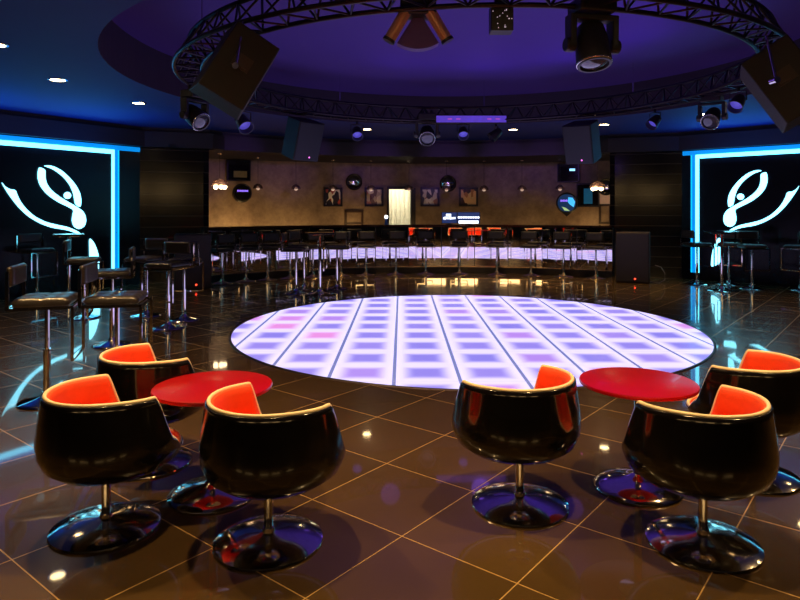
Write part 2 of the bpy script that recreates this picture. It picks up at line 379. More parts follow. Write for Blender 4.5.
# ------------------------------------------------------------------ neon frames and logos
def onwall(px, py, A_, d_, off=0):
    k = (px - CXP) / F; # A + s d : x = k y
    s = (k * A_.y - A_.x) / (d_.x - k * d_.y); P = A_ + d_ * s
    return s, CH - (py - HZ) / F * P.y
LOGO = {
 'crescent': [(42.7, 165.8), (48.0, 165.2), (54.0, 166.7), (61.5, 170.7), (69.0, 177.5), (75.7, 185.7), (79.5, 193.2), (80.7, 200.0), (80.1, 206.7), (78.0, 206.7), (74.7, 204.2), (73.9, 200.0), (72.7, 193.2), (69.7, 185.7), (64.5, 178.7), (58.5, 173.3), (51.7, 168.8)],
 'swirl': [(38.7, 167.0), (45.0, 169.7), (44.7, 177.5), (46.0, 183.5), (50.2, 189.8), (58.5, 196.5), (67.5, 201.9), (75.7, 206.4), (81.7, 210.5), (84.7, 215.0), (85.6, 221.0), (84.0, 226.2), (78.7, 229.4), (73.5, 227.0), (71.2, 221.0), (72.0, 215.0), (73.2, 210.0), (67.5, 206.7), (60.0, 203.3), (52.5, 198.9), (45.0, 192.9), (39.3, 185.4), (37.0, 177.5), (37.5, 170.7)],
 'tail': [(0.7, 181.7), (4.5, 186.5), (9.0, 189.2), (15.0, 189.8), (16.8, 195.5), (20.5, 202.7), (26.5, 210.0), (34.5, 216.8), (45.0, 222.0), (57.0, 224.9), (67.5, 227.0), (76.5, 230.9), (82.5, 235.5), (77.2, 234.3), (70.5, 231.2), (64.5, 229.7), (51.0, 227.7), (39.0, 223.2), (27.0, 216.0), (16.5, 205.7), (7.5, 193.5), (3.0, 186.2)],
}
FIN = [(722.4, 234.4), (717, 240), (713.4, 249), (711.6, 259), (711.4, 267.5), (721.8, 262.4), (722.2, 246)]
DOT = (66.9, 195.4)
def sm(pts, it=2):
    for _ in range(it):
        q = []
        for i in range(len(pts)):
            a, b = pts[i], pts[(i + 1) % len(pts)]
            ang = 1
            q.append((a[0] * .8 + b[0] * .2, a[1] * .8 + b[1] * .2)); q.append((a[0] * .2 + b[0] * .8, a[1] * .2 + b[1] * .8))
        pts = q
    return pts
def neon(A_, d_, nrm, side):
    t = thing('neon_border_light', 'tall rectangular cyan neon border on the %s black glossy wall' % side, 'neon light', (0, 0, 0), group='cyan neon frames')
    def slab(nm, s0, s1, z0, z1, o0, o1, m):
        b = B(); P = [A_ + d_ * s0 + nrm * o0, A_ + d_ * s1 + nrm * o0, A_ + d_ * s1 + nrm * o1, A_ + d_ * s0 + nrm * o1]
        prism(b, [Vector((p.x, p.y, z0)) for p in P], (0, 0, z1 - z0)); obj(nm, b, m, t)
    si = .62 if side == 'left' else .36    # inner edge distance from the wall corner
    L = 4.3; zb = .15; zi = 2.57; zt = 2.70
    sgn = 1
    e = si - .02 if side == 'left' else .33
    slab('top_strip', si, si + L, zi, zi + .075, .0, .06, M['neon_core'])
    slab('top_diffuser', si - e, si + L, zi + .077, 2.735, .0, .035, M['neon_soft'])
    cw = .042 if side == 'left' else .062
    slab('side_strip', si - cw, si + .004, zb, zi + .075, .0, .03, M['neon_core'])
    slab('side_diffuser', si - cw - .075, si - cw - .003, zb, zi + .075, .0, .02, M['neon_soft'])
    slab('outer_strip', si - cw - .098, si - cw - .078, zb, zi + .075, .0, .03, M['neon_edge'])
    slab('side_strip', si + L, si + L + .05, zb, zi + .065, .0, .06, M['neon_core'])
    for q in (.9, 2.8): p = A_ + d_ * (si + q) + nrm * .85; lamp('blue_ceiling_fill', 'AREA', (p.x, p.y, 2.35), 15, (.0, .16, 1), nrm * .12 + Vector((0, 0, 1)), 1.4)  # added lamps without fixtures, strengthen the neon's blue on the ceiling
    g = thing('neon_logo', 'glowing cyan white swirl emblem with a dot on the %s black wall' % side, 'neon sign', group='swirl emblems')
    def P3(s, z, o=.012): p = A_ + d_ * s + nrm * o; return Vector((p.x, p.y, z))
    kx = 1 if side == 'left' else .93
    for nm, pts in LOGO.items():
        out = []
        for (x, y) in sm(pts):
            u, z = onwall(x, y, LB, ld); out.append(P3((u - .62) * kx + si, z))
        b = B(); prism(b, out, nrm * .012); obj(nm, b, M['logo'], g)
    out = []
    for (x, y) in sm(FIN):
        u, z = onwall(x, y, RB, rd); out.append(P3(u - .36 + si, z))
    b = B(); prism(b, out, nrm * .012); obj('fin', b, M['logo'], g)
    s0, z0 = onwall(*DOT, LB, ld); out = [P3((s0 - .62) * kx + si + .066 * cos(k * pi / 12), z0 + .062 * sin(k * pi / 12)) for k in range(24)]
    b = B(); prism(b, out, nrm * .012); obj('dot', b, M['logo'], g)
nl = Vector((-ld.y, ld.x, 0)); nl = nl if nl.dot(C - LA) > 0 else -nl
nr = Vector((-rd.y, rd.x, 0)); nr = nr if nr.dot(C - RA) > 0 else -nr
neon(LB, ld, nl, 'left'); neon(RB, rd, nr, 'right')

# ------------------------------------------------------------------ tub chairs
def prof(z):
    P = [(.262, .05), (.268, .17), (.288, .243), (.330, .300), (.385, .325), (.44, .331), (.53, .321), (.62, .308), (.68, .302)]
    if z <= P[0][0]: return P[0][1]
    for (z0, r0), (z1, r1) in zip(P, P[1:]):
        if z <= z1:
            u = (z - z0) / (z1 - z0); return r0 + (r1 - r0) * u
    return P[-1][1]
def sst(a, b, x): t = max(0, min(1, (x - a) / (b - a))); return t * t * (3 - 2 * t)
RIM = .650; LIP = .445
def hgt(phi):                                   # phi in degrees from the back of the chair
    x = abs(phi)
    t = max(0, min(1, (x - 105) / 15)); t = .5 * t + .5 * t * t * (3 - 2 * t)
    return RIM - (RIM - LIP) * t - .006 * sst(60, 105, x) * (1 - t) - .078 * sst(117, 142, x)
PH = []
x = -180
while x < 180:
    PH.append(x); x += 1.4 if 100 < abs(x) < 124 else (2 if abs(x) < 144 and abs(x) > 90 else 4)
def pt(phi, r, z): a = rad(phi); return (r * sin(a), -r * cos(a) + .033, z)
def make_tub():
    t = thing('tub_chair', '', 'chair')
    # shell
    bm = B(); cols = []
    for ph in PH:
        h = hgt(ph); c = []
        for z in (.262, .2635, .266, .272, .28, .292, .308, .33, .36): c.append(bm.verts.new(pt(ph, prof(z) if z > .262 else .03, z)))
        for k in range(1, 13): z = .36 + (h - .36) * k / 12; c.append(bm.verts.new(pt(ph, prof(z), z)))
        c.append(bm.verts.new(pt(ph, prof(h) - .006, h + .004))); c.append(bm.verts.new(pt(ph, prof(h) - .014, h)))
        for z in (h - .02, .36, .33): c.append(bm.verts.new(pt(ph, prof(z) - .016, z)))
        c.append(bm.verts.new(pt(ph, .03, .30)))
        cols.append(c)
    for i in range(len(cols)):
        a, b = cols[i], cols[(i + 1) % len(cols)]
        for k in range(len(a) - 1): bm.faces.new((a[k], a[k + 1], b[k + 1], b[k]))
        bm.faces.new((a[-1], a[0], b[0], b[-1]))
    obj('shell', bm, M['gloss_black'], t, smooth=True, bevel=-1)
    # red lining
    bm = B(); cols = []
    for ph in PH:
        h = hgt(ph) + .001; c = []
        zs = [.34 + (h - .34) * k / 10 for k in range(11)]
        for z in zs: c.append(bm.verts.new(pt(ph, prof(z) - .017, z)))
        c.append(bm.verts.new(pt(ph, prof(h) - .030, h + .004)))
        for k, z in enumerate(zs[::-1]): c.append(bm.verts.new(pt(ph, prof(z) - .040 - .018 * min(1, k / 3), z - .004)))
        cols.append(c)
    for i in range(len(cols)):
        a, b = cols[i], cols[(i + 1) % len(cols)]
        for k in range(len(a) - 1): bm.faces.new((a[k], a[k + 1], b[k + 1], b[k]))
        bm.faces.new((a[-1], a[0], b[0], b[-1]))
    obj('lining', bm, M['red_fabric'], t, smooth=True, bevel=-1)
    bm = B(); lathe(bm, [(0, .315), (.235, .315), (.268, .340), (.264, .358), (.24, .370), (.12, .380), (0, .382)], 64, (0, .033, 0)); obj('seat_cushion', bm, M['red_fabric'], t, smooth=True, bevel=-1)
    bm = B(); tube(bm, [pt(ph, prof(hgt(ph)) - .017, hgt(ph) + .006) for ph in PH], .0095, 8, True); obj('piping', bm, M['piping'], t, smooth=True, bevel=-1)
    bm = B(); cyl(bm, (0, 0, .045), (0, 0, .276), .021, n=24); cyl(bm, (0, 0, .255), (0, 0, .276), .06, .09, 24); obj('pole', bm, M['chrome'], t, smooth=True)
    bm = B(); lathe(bm, [(0, .002), (.240, .002), (.246, .006), (.244, .012), (.228, .018), (.20, .026), (.15, .036), (.10, .043), (.05, .048), (.030, .052), (.027, .068), (0, .068)], 64); obj('base', bm, M['chrome_old'], t, smooth=True)
    return t
tub = make_tub()
TUBS = [((-1.438, 3.04), 46, 'black gloss tub chair with orange red lining at front left, nearest the left edge'),
        ((-.635, 2.905), 52, 'black tub chair with red lining in front of the left red table, to its right'),
        ((-1.545, 3.80), 44, 'black tub chair with red lining behind the left red table'),
        ((.572, 3.27), 124, 'black tub chair with red lining between dance floor and right red table, alone at centre'),
        ((1.335, 2.89), 117, 'black tub chair with red lining in front of the right red table'),
        ((1.95, 3.62), 134, 'black tub chair with red lining at the right edge, behind another tub chair')]
for i, ((x, y), az, lb) in enumerate(TUBS):
    # chair opens toward local +Y; az measured from +X
    rz = rad(az - 90)
    if i == 0: tub.location = (x, y, 0); tub.rotation_euler = (0, 0, rz); c = tub
    else: c = dup(tub, (x, y, 0), rz)
    tag(c, lb, 'chair', 'black tub chairs with red lining')
# ------------------------------------------------------------------ low red tables
def make_table():
    t = thing('round_table', '', 'table')
    bm = B(); lathe(bm, [(0, .555), (.295, .555), (.306, .560), (.309, .570), (.306, .578), (.300, .580), (0, .580)], 96); obj('tabletop', bm, M['red_lacquer'], t, smooth=True)
    bm = B(); lathe(bm, [(.02, .53), (.10, .552), (.10, .556), (0, .556)], 32); cyl(bm, (0, 0, .05), (0, 0, .55), .022, n=24); obj('pole', bm, M['chrome'], t, smooth=True)
    bm = B(); lathe(bm, [(0, .002), (.226, .002), (.232, .006), (.229, .012), (.20, .028), (.15, .044), (.10, .055), (.05, .063), (.028, .08), (0, .08)], 64); obj('base', bm, M['chrome_old'], t, smooth=True)
    return t
tb = make_table(); tb.location = (-1.035, 3.39, 0); tag(tb, 'small round red lacquered table among the three left tub chairs', 'table', 'round red tables')
t2 = dup(tb, (1.25, 3.47, 0)); tag(t2, 'small round red lacquered table among the three right tub chairs', 'table', 'round red tables')

# ------------------------------------------------------------------ bar stools
def cushion(w, d, h, tuft=0, n=18):
    bm = B(); g = [[None] * (n + 1) for _ in range(n + 1)]
    top = []; bot = []
    for s, L in ((1, top), (-1, bot)):
        for i in range(n + 1):
            row = []
            for j in range(n + 1):
                u, v = i / n * 2 - 1, j / n * 2 - 1
                e = (1 - abs(u) ** 8) * (1 - abs(v) ** 8)
                z = h / 2 * (e ** .35 if e > 0 else 0)
                if tuft and s > 0:
                    z -= tuft * (abs(cos(u * pi * 2)) * abs(cos(v * pi * 2))) ** 6 * (e > .1) + tuft * .5 * max(0, 1 - abs(sin(pi * 2 * u)) * 5) * e + tuft * .5 * max(0, 1 - abs(sin(pi * 2 * v)) * 5) * e
                row.append(bm.verts.new((u * w / 2, v * d / 2, s * z)))
            L.append(row)
    for L in (top, bot):
        for i in range(n):
            for j in range(n): bm.faces.new((L[i][j], L[i + 1][j], L[i + 1][j + 1], L[i][j + 1]))
    bmesh.ops.remove_doubles(bm, verts=bm.verts, dist=1e-5)
    return bm
def make_stool(sz, backh, nm, leather, W=.42, bmat='chrome_old'):
    t = thing(nm, '', 'bar stool')
    h = W / 2; b0 = sz - .075
    bm = cushion(W - .03, W - .03, .075, .014); obj('seat', bm, leather, t, smooth=True, loc=(0, 0, sz - .037), bevel=-1)
    bm = B(); s = .012
    for p, q in (((-h, -h), (h, -h)), ((h, -h), (h, h)), ((h, h), (-h, h)), ((-h, h), (-h, -h))):
        cx, cy = (p[0] + q[0]) / 2, (p[1] + q[1]) / 2
        box(bm, (cx, cy, b0), (abs(p[0] - q[0]) + .02 or .02, abs(p[1] - q[1]) + .02 or .02, .025)) if False else box(bm, (cx, cy, b0), (max(.018, abs(p[0] - q[0]) + .018), max(.018, abs(p[1] - q[1]) + .018), .022))
    box(bm, (0, 0, b0 - .012), (.16, .16, .02))
    obj('seat_frame', bm, M['chrome'], t)
    for sx in (-1, 1):
        bm = B(); box(bm, (sx * h, -h + .005, (b0 + sz + backh) / 2 - .02), (.018, .024, sz + backh - b0 - .04)); obj('back_post', bm, M['chrome'], t)
    bm = cushion(W - .03, backh * .62, .055, 0, 14); obj('backrest', bm, leather, t, smooth=True, loc=(0, -h + .012, sz + backh * .66), rot=(pi / 2, 0, 0), bevel=-1)
    bm = B(); fz = b0 - .40
    for sx in (-1, 1): box(bm, (sx * h, h, (b0 + fz) / 2), (.016, .02, b0 - fz))
    box(bm, (0, h, fz), (W + .016, .02, .018)); obj('footrest', bm, M['chrome'], t)
    bm = B(); cyl(bm, (0, 0, .05), (0, 0, .42), .027, n=20); cyl(bm, (0, 0, .42), (0, 0, b0), .018, n=20); obj('pole', bm, M['chrome'], t, smooth=True)
    bm = B(); lathe(bm, [(0, .002), (.205, .002), (.21, .006), (.205, .012), (.17, .020), (.10, .033), (.05, .050), (.032, .085), (0, .085)], 48); obj('base', bm, M[bmat], t, smooth=True)
    return t
ordn = ['first', 'second', 'third', 'fourth', 'fifth', 'sixth', 'seventh', 'eighth', 'ninth', 'tenth', 'eleventh', 'twelfth', 'thirteenth', 'fourteenth', 'fifteenth', 'sixteenth', 'seventeenth', 'eighteenth']
bst = make_stool(.715, .30, 'bar_stool', M['leather_matt'], .40, 'chrome_warm')
BS = [222, 246, 267.5, 290, 313, 341, 366, 396, 426, 459.5, 497, 531, 563.5, 596]
for i, px in enumerate(BS):
    a, Y = ang_px(px, 6.42); p = pol(a, 6.42); rz = -rad(a)
    rz += random.uniform(-.12, .12)
    if i == 0: bst.location = p; bst.rotation_euler = (0, 0, rz); c = bst
    else: c = dup(bst, p, rz)
    lb = 'black bar stool with chrome post along the mirrored bar, %s from its left end' % ordn[i] if i < 13 else 'black bar stool with chrome post at the right end of the mirrored bar'
    tag(c, lb, 'bar stool', 'bar stools along the mirrored bar')
ls = make_stool(.84, .25, 'high_stool', M['leather'], .44)
# (px, py of base centre, facing direction in degrees from +X, scale, label)
HS = [(47, 402, 17, 1.0, 'nearest high stool at left, tufted black seat on chrome, left of its twin'),
      (117, 398, 12, 1.0, 'near high stool with tufted black seat behind the leftmost tub chairs'),
      (37, 297, -30, 1, 'far high stool on a chrome post under the left swirl emblem'),
      (84, 318, 20, 1, 'high stool in blue light between the neon frame and the near stools'),
      (112, 345, 200, 1, 'high stool seen from behind, in the middle of the left cluster'),
      (146, 316, 250, 1, 'high stool with back turned to the camera beside the left neon frame'),
      (168, 328, 255, 1, 'high stool at the right front of the left cluster, violet light on its legs'),
      (184, 320, 100, 1, 'high stool in front of the left floor loudspeaker'),
      (296, 293.5, 0, 1, 'blue lit high stool left of the centre high table, front one'),
      (304, 289, -20, 1, 'blue lit high stool behind the front one left of the centre high table'),
      (337, 289, 180, 1, 'blue lit high stool right of the centre high table'),
      (697, 284.5, 10, 1, 'high stool by the right neon frame, its left neighbour of the high table'),
      (729, 284.5, 60, 1, 'high stool behind the pole of the right high table'),
      (752, 289, 265, 1, 'high stool in front of the right emblem with its square footrest facing the camera'),
      (801, 290, 200, 1, 'high stool cut by the right edge of the picture')]
for i, (px, py, az, sc, lb) in enumerate(HS):
    p = atZ(px, py, 0); rz = rad(az - 90)
    if i == 0: ls.location = p; ls.rotation_euler = (0, 0, rz); c = ls
    else: c = dup(ls, p, rz)
    tag(c, lb, 'bar stool', 'high stools standing around the high tables')
# high tables
def make_high():
    t = thing('high_table', '', 'table')
    bm = B(); box(bm, (0, 0, 1.075), (.46, .46, .03)); obj('tabletop', bm, M['gloss_black'], t, bevel=.006)
    bm = B(); cyl(bm, (0, 0, .05), (0, 0, 1.06), .03, n=24); box(bm, (0, 0, 1.05), (.3, .3, .015)); obj('pole', bm, M['chrome'], t, smooth=True)
    bm = B(); lathe(bm, [(0, .002), (.24, .002), (.245, .008), (.22, .016), (.14, .03), (.06, .05), (.034, .09), (0, .09)], 48); obj('base', bm, M['chrome_old'], t, smooth=True)
    return t
ht = make_high()
HT = [(320, 294, .3, 'high black table on a chrome pole between the blue lit stools at centre'),
      (69, 300, .5, 'high black table in front of the left neon emblem'),
      (722, 291, .7, 'high black table in front of the right neon emblem')
      ]
for i, (px, py, rz, lb) in enumerate(HT):
    p = atZ(px, py, 0)
    if i == 0: ht.location = p; ht.rotation_euler = (0, 0, rz); c = ht
    else: c = dup(ht, p, rz)
    tag(c, lb, 'table', 'high black tables')

# ------------------------------------------------------------------ bar
t = thing('bar_counter', 'long curved bar counter faced with mirror panels below a dark red brown top', 'bar')
BA0, BA1 = -45.0, 32.6; NF = 12; BR = 6.95
bm = B(); arcblock(bm, BR - .07, BR + .62, BA0, BA1, 1.075, 1.125, 1.5); obj('countertop', bm, M['counter'], t)
bm = B(); arcblock(bm, BR + .04, BR + .5, BA0, BA1, 0, 1.075, 6.4); obj('carcass', bm, M['plinth'], t)
bm = B(); arcblock(bm, BR - .035, BR + .04, BA0, BA1, 0.0, .13, 1.5); obj('plinth', bm, M['plinth'], t)
bm = B(); arcblock(bm, BR - .06, BR + .02, BA0, BA1, .13, .148, 1.5); obj('trim', bm, M['gold_trim'], t)
for i in range(NF):
    a0 = BA0 + (BA1 - BA0) * i / NF + .07; a1 = BA0 + (BA1 - BA0) * (i + 1) / NF - .07
    bm = B(); arcblock(bm, BR, BR + .03, a0, a1, .152, 1.07, 9)
    obj('mirror_panel', bm, M['mirror'], t)

def face_in(o, a): o.rotation_euler = (0, 0, -rad(a))     # local -Y looks to the room centre
def wall_at(px, py, r=WR - .03):
    a, Y = ang_px(px, r); return a, Y, pol(a, r, CH - (py - HZ) / F * Y)
# framed pictures
PR = [print_mat('bottle_print', 1.3, (.02, .015, .012), [(.9, .82, .7), (.5, .08, .04), (.95, .9, .75), (.03, .02, .02)]),
      print_mat('people_print', 5.1, (.6, .48, .34), [(.12, .03, .02), (.9, .78, .6), (.2, .12, .08), (.5, .2, .14)]),
      print_mat('collage_print', 8.7, (.8, .74, .58), [(.05, .05, .05), (.4, .2, .1), (.95, .9, .75), (.1, .08, .08)]),
      print_mat('sunset_print', 3.3, (.95, .6, .3), [(.05, .02, .01), (.6, .25, .08), (.9, .65, .35), (.08, .03, .02)]),
      M['wall']]
PIC = [(333, 197, 19, 19, 0, 'square framed print of bottles, first picture left of the doorway group'),
       (374, 197, 19, 19, 1, 'square framed print just left of the bright doorway'),
       (430, 197, 19, 19, 2, 'square framed pale collage print just right of the bright doorway'),
       (468.5, 197, 19, 19, 3, 'square framed amber print above the two counter monitors'),
       (354, 217.5, 18.5, 14, 4, 'small low framed picture, empty looking, standing just above the bar top'),
       (605, 214, 12, 20, 4, 'dark framed panel low beside the right end pier')]
for px, py, w, h, k, lb in PIC:
    a, Y, p = wall_at(px, py); s = Y / F; W_, H_ = w * s, h * s
    f = thing('picture', lb, 'picture', p, -rad(a), 'framed pictures on the bar wall')
    bm = B(); q = .055
    box(bm, (0, 0, H_ / 2 - q / 2), (W_, .05, q)); box(bm, (0, 0, -H_ / 2 + q / 2), (W_, .05, q)); box(bm, (W_ / 2 - q / 2, 0, 0), (q, .05, H_)); box(bm, (-W_ / 2 + q / 2, 0, 0), (q, .05, H_))
    obj('frame', bm, M['frame_black'] if k < 4 else M['frame_brown'], f)
    bm = B(); box(bm, (0, .012, 0), (W_ - q * 1.4, .015, H_ - q * 1.4)); obj('print', bm, PR[k], f)
# round convex mirrors
MIR = [(354, 182, 8.3, 'round convex wall mirror left of the doorway'), (448, 183.5, 8.3, 'round convex wall mirror right of the doorway, behind a pendant'),
       (606, 187, 8.5, 'round convex mirror partly hidden by the right end pier')]
for px, py, r, lb in MIR:
    a, Y, p = wall_at(px, py, WR - .05); s = Y / F; rr = r * s
    f = thing('round_mirror', lb, 'mirror', p, -rad(a), 'round mirrors on the bar wall')
    bm = B(); lathe(bm, [(rr * .8, 0), (rr * .82, .035), (rr * .92, .05), (rr, .03), (rr, -.01), (rr * .8, -.01)], 40, closed=True); obj('frame', bm, M['frame_black'], f, smooth=True, rot=(pi / 2, 0, 0))
    bm = B(); lathe(bm, [(0, .06), (rr * .3, .054), (rr * .6, .034), (rr * .82, .008), (0, .0)], 40); obj('mirror_glass', bm, M['chrome'], f, smooth=True, rot=(pi / 2, 0, 0))
# round signs
M['sign_blue'] = mat('round_sign_face', (.02, .03, .10), .1, coat=.6, emit=(.02, .10, .30), es=.25, noise=.6, nscale=5)
M['violet_glow'] = mat('violet_line_glow', (.2, .1, .8), .3, emit=(.30, .16, 1), es=1.4, noise=.02)
M['cyan_reflect'] = mat('cyan_painted_reflection', (.1, .5, .8), .3, emit=(.05, .50, .95), es=1.0, noise=.3)
M['green_reflect'] = mat('green_yellow_painted_reflection', (.4, .6, .3), .3, emit=(.55, .80, .35), es=.6, noise=.3)
for px, py, r, lb, right in ((242, 193, 9.5, 'round black sign with a violet lettering line, by the left pier', 0), (567, 203, 10.5, 'round blue sign with painted coloured reflections and a pointed lower edge, right of the bar wall', 1)):
    a, Y, p = wall_at(px, py, WR - .35); s = Y / F; rr = r * s
    f = thing('round_sign', lb, 'sign', p, -rad(a), 'round signs on the bar wall')
    bm = B(); lathe(bm, [(0, .05), (rr * .86, .05), (rr * .9, .065), (rr, .05), (rr, -.05), (0, -.05)], 40); obj('case', bm, M['frame_black'], f, smooth=True, rot=(pi / 2, 0, 0))
    bm = B(); lathe(bm, [(0, .056), (rr * .84, .056), (rr * .84, .051), (0, .051)], 40); obj('face', bm, M['sign_blue'] if right else M['gloss_black'], f, rot=(pi / 2, 0, 0))
    bm = B(); 
    for k in range(9): box(bm, (-rr * .52 + k * rr * .13, -.06, rr * .22), (rr * .09, .006, rr * (.14 if k % 2 else .2)))
    obj('lettering', bm, M['violet_glow'], f)
    bm = B(); box(bm, (0, .20, 0), (.05, .32, .05)); obj('bracket', bm, M['dark_metal'], f)
    if right:  # coloured reflections on the sign painted as glowing patches
        bm = B(); prism(bm, [Vector((rr * x, -.058, rr * z)) for x, z in ((.15, .55), (.55, .5), (.78, .1), (.65, -.4), (.3, -.15), (.1, .1))], (0, -.006, 0)); obj('cyan_reflection', bm, M['cyan_reflect'], f)
        bm = B(); prism(bm, [Vector((rr * x, -.058, rr * z)) for x, z in ((-.45, -.35), (-.1, -.45), (.3, -.75), (-.2, -.72))], (0, -.006, 0)); obj('green_reflection', bm, M['green_reflect'], f)
        bm = B(); prism(bm, [Vector((rr * x, .04, rr * z)) for x, z in ((-.8, -.6), (0, -1.3), (.8, -.6))], (0, -.08, 0)); obj('drip_tip', bm, M['frame_black'], f)
    else:
        bm = B(); prism(bm, [Vector((rr * x, -.058, rr * z)) for x, z in ((-.5, -.62), (0, -.72), (.5, -.62), (.35, -.78), (0, -.86), (-.35, -.78))], (0, -.006, 0)); obj('silver_edge', bm, M['chrome'], f)
# wall televisions
M['tv'] = mat('tv_screen_glass', (.008, .007, .008), .08, coat=.5, noise=.2)
M['tv_glint'] = mat('tv_painted_glint', (.1, .4, .7), .2, emit=(.30, .75, 1), es=1.6, noise=.2)  # glint on a dark screen, put in as emission
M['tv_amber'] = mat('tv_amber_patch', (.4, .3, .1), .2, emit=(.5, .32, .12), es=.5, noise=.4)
for px, py, w, h, k, lb in ((238.5, 170.5, 24, 21, 0, 'black television hung high by the left pier'), (568.5, 173, 22, 19, 1, 'black television high on the right of the bar wall with a painted cyan glint'), (588, 195, 22, 24, 2, 'dark square television with a painted blue glow behind the right bright pendant')):
    a, Y, p = wall_at(px, py, WR - .14); s = Y / F
    f = thing('television', lb, 'television', p, -rad(a), 'televisions on the bar wall')
    bm = B(); box(bm, (0, 0, 0), (w * s, .09, h * s)); obj('case', bm, M['frame_black'], f, bevel=.01)
    bm = B(); box(bm, (0, -.048, 0), (w * s * .9, .01, h * s * .88)); obj('screen', bm, M['tv'], f)
    bm = B(); box(bm, (0, .09, 0), (.1, .1, .1)); obj('bracket', bm, M['dark_metal'], f)
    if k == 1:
        bm = B(); box(bm, (w * s * .18, -.055, h * s * .16), (.14, .005, .06)); obj('painted_reflection', bm, M['tv_glint'], f)  # cyan glint painted on the black screen
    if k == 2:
        bm = B(); box(bm, (w * s * .02, -.055, -h * s * .05), (.22, .005, .4)); obj('painted_reflection', bm, M['cyan_dim'] if 'cyan_dim' in M else mat('blue_tv_reflection', (.01, .1, .2), .3, emit=(.0, .16, .34), es=.22, noise=.5), f)  # blue reflection painted on the dark screen as faint emission
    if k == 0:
        bm = B(); box(bm, (w * s * .05, -.055, -h * s * .18), (.34, .005, .16)); obj('painted_reflection', bm, mat('amber_tv_reflection', (.1, .07, .02), .3, emit=(.35, .2, .06), es=.08, noise=.7, nscale=12), f)  # amber reflection painted on the black screen as faint emission
# cream poster by the right pier, its lit look put in as emission
a, Y, p = wall_at(603, 198, WR - .03); bm = B(); box(bm, (0, 0, 0), (.34, .02, .36)); o = obj('wall_poster', bm, mat('cream_poster', (.75, .5, .35), .6, emit=(.8, .45, .28), es=.12, noise=.3), loc=p); face_in(o, a); tag(o, 'pale peach poster beside the right pier, below the round mirror', 'poster')
# counter monitors
M['scr'] = mat('monitor_screen', (.02, .04, .12), .2, emit=(.02, .05, .20), es=.6, noise=.5)
M['scr_txt'] = mat('monitor_bright_marks', (.8, .85, 1), .3, emit=(.80, .88, 1), es=2.2, noise=.05)
for px, w, k, lb in ((449.3, 15.5, 0, 'left of two glowing monitors on the bar top, narrower, white word on blue'), (468.6, 23, 1, 'right of two glowing monitors on the bar top, wider, with a row of white dots')):
    a, Y = ang_px(px, BR + .33); s = Y / F; p = pol(a, BR + .33, 1.125)
    f = thing('monitor', lb, 'monitor', p, -rad(a), 'monitors on the bar top')
    W_ = w * s; H_ = 11.5 * s
    bm = B(); box(bm, (0, 0, H_ / 2 + .02), (W_, .03, H_)); obj('case', bm, M['frame_black'], f)
    bm = B(); box(bm, (0, -.018, H_ / 2 + .02), (W_ * .94, .006, H_ * .92)); obj('screen', bm, M['scr'], f)
    bm = B(); cyl(bm, (0, .03, 0), (0, .03, H_ * .4), .015, n=12); box(bm, (0, .03, .006), (.16, .12, .012)); obj('stand', bm, M['black_plastic'], f)
    bm = B()
    if k == 0:
        for j in range(9): box(bm, (-W_ * .36 + j * W_ * .09, -.024, H_ * .52 + .004 * (j % 3)), (W_ * .06, .006, .05 + .025 * (j % 4 == 1)))
        box(bm, (-W_ * .05, -.024, H_ * .80), (W_ * .32, .006, .06))
    else:
        for j in range(9): cyl(bm, (-W_ * .42 + j * W_ * .105, -.020, H_ * .60), (-W_ * .42 + j * W_ * .105, -.028, H_ * .60), .027, n=12)
        box(bm, (0, -.024, H_ * .20), (W_ * .86, .006, .07)); 
    obj('screen_marks', bm, M['scr_txt'], f)
# small globe lamp
a, Y = ang_px(386.2, BR + .3); f = thing('counter_lamp', 'small lamp with a white globe on the bar top left of the doorway', 'lamp', pol(a, BR + .3, 1.125), -rad(a))
bm = B(); lathe(bm, [(0, 0), (.05, 0), (.05, .02), (.03, .05), (.03, .12), (.02, .14), (0, .14)], 20); obj('body', bm, mat('blue_lamp_body', (.03, .10, .35), .3, noise=.1), f, smooth=True)
bm = B(); bmesh.ops.create_uvsphere(bm, u_segments=20, v_segments=12, radius=.045, matrix=Matrix.Translation((0, 0, .18))); obj('globe', bm, M['white_glow'], f, smooth=True)

# bottles and glasses on the bar top
M['bottle_g'] = mat('green_bottle_glass', (.03, .08, .03), .08, coat=.5, noise=.1); M['bottle_b'] = mat('amber_bottle_glass', (.16, .06, .02), .08, coat=.5, noise=.1)
def bottle(m):
    bm = B(); lathe(bm, [(0, 0), (.035, 0), (.037, .01), (.037, .12), (.03, .15), (.013, .17), (.012, .215), (0, .215)], 16); return bm
bt = None
# ------------------------------------------------------------------ pendants
def make_pendant():
    t = thing('pendant_lamp', '', 'pendant lamp')      # origin at the canopy, z = 0 at the soffit
    bm = B(); lathe(bm, [(0, 0), (.055, 0), (.055, -.012), (.02, -.03), (0, -.03)], 20); obj('canopy', bm, M['chrome'], t, smooth=True)
    bm = B(); cyl(bm, (0, 0, -.03), (0, 0, -.66), .0045, n=8); obj('cord', bm, M['dark_metal'], t)
    bm = B(); lathe(bm, [(.02, -.64), (.05, -.65), (.09, -.68), (.115, -.72), (.12, -.76), (.115, -.76), (.108, -.72), (.085, -.685), (.02, -.65)], 28, closed=True); obj('lamp_shade', bm, M['glass'], t, smooth=True)
    bm = B(); bmesh.ops.create_uvsphere(bm, u_segments=16, v_segments=10, radius=.045, matrix=Matrix.Translation((0, 0, -.755))); obj('bulb', bm, M['bulb_dim'], t, smooth=True)
    return t
pn = make_pendant()
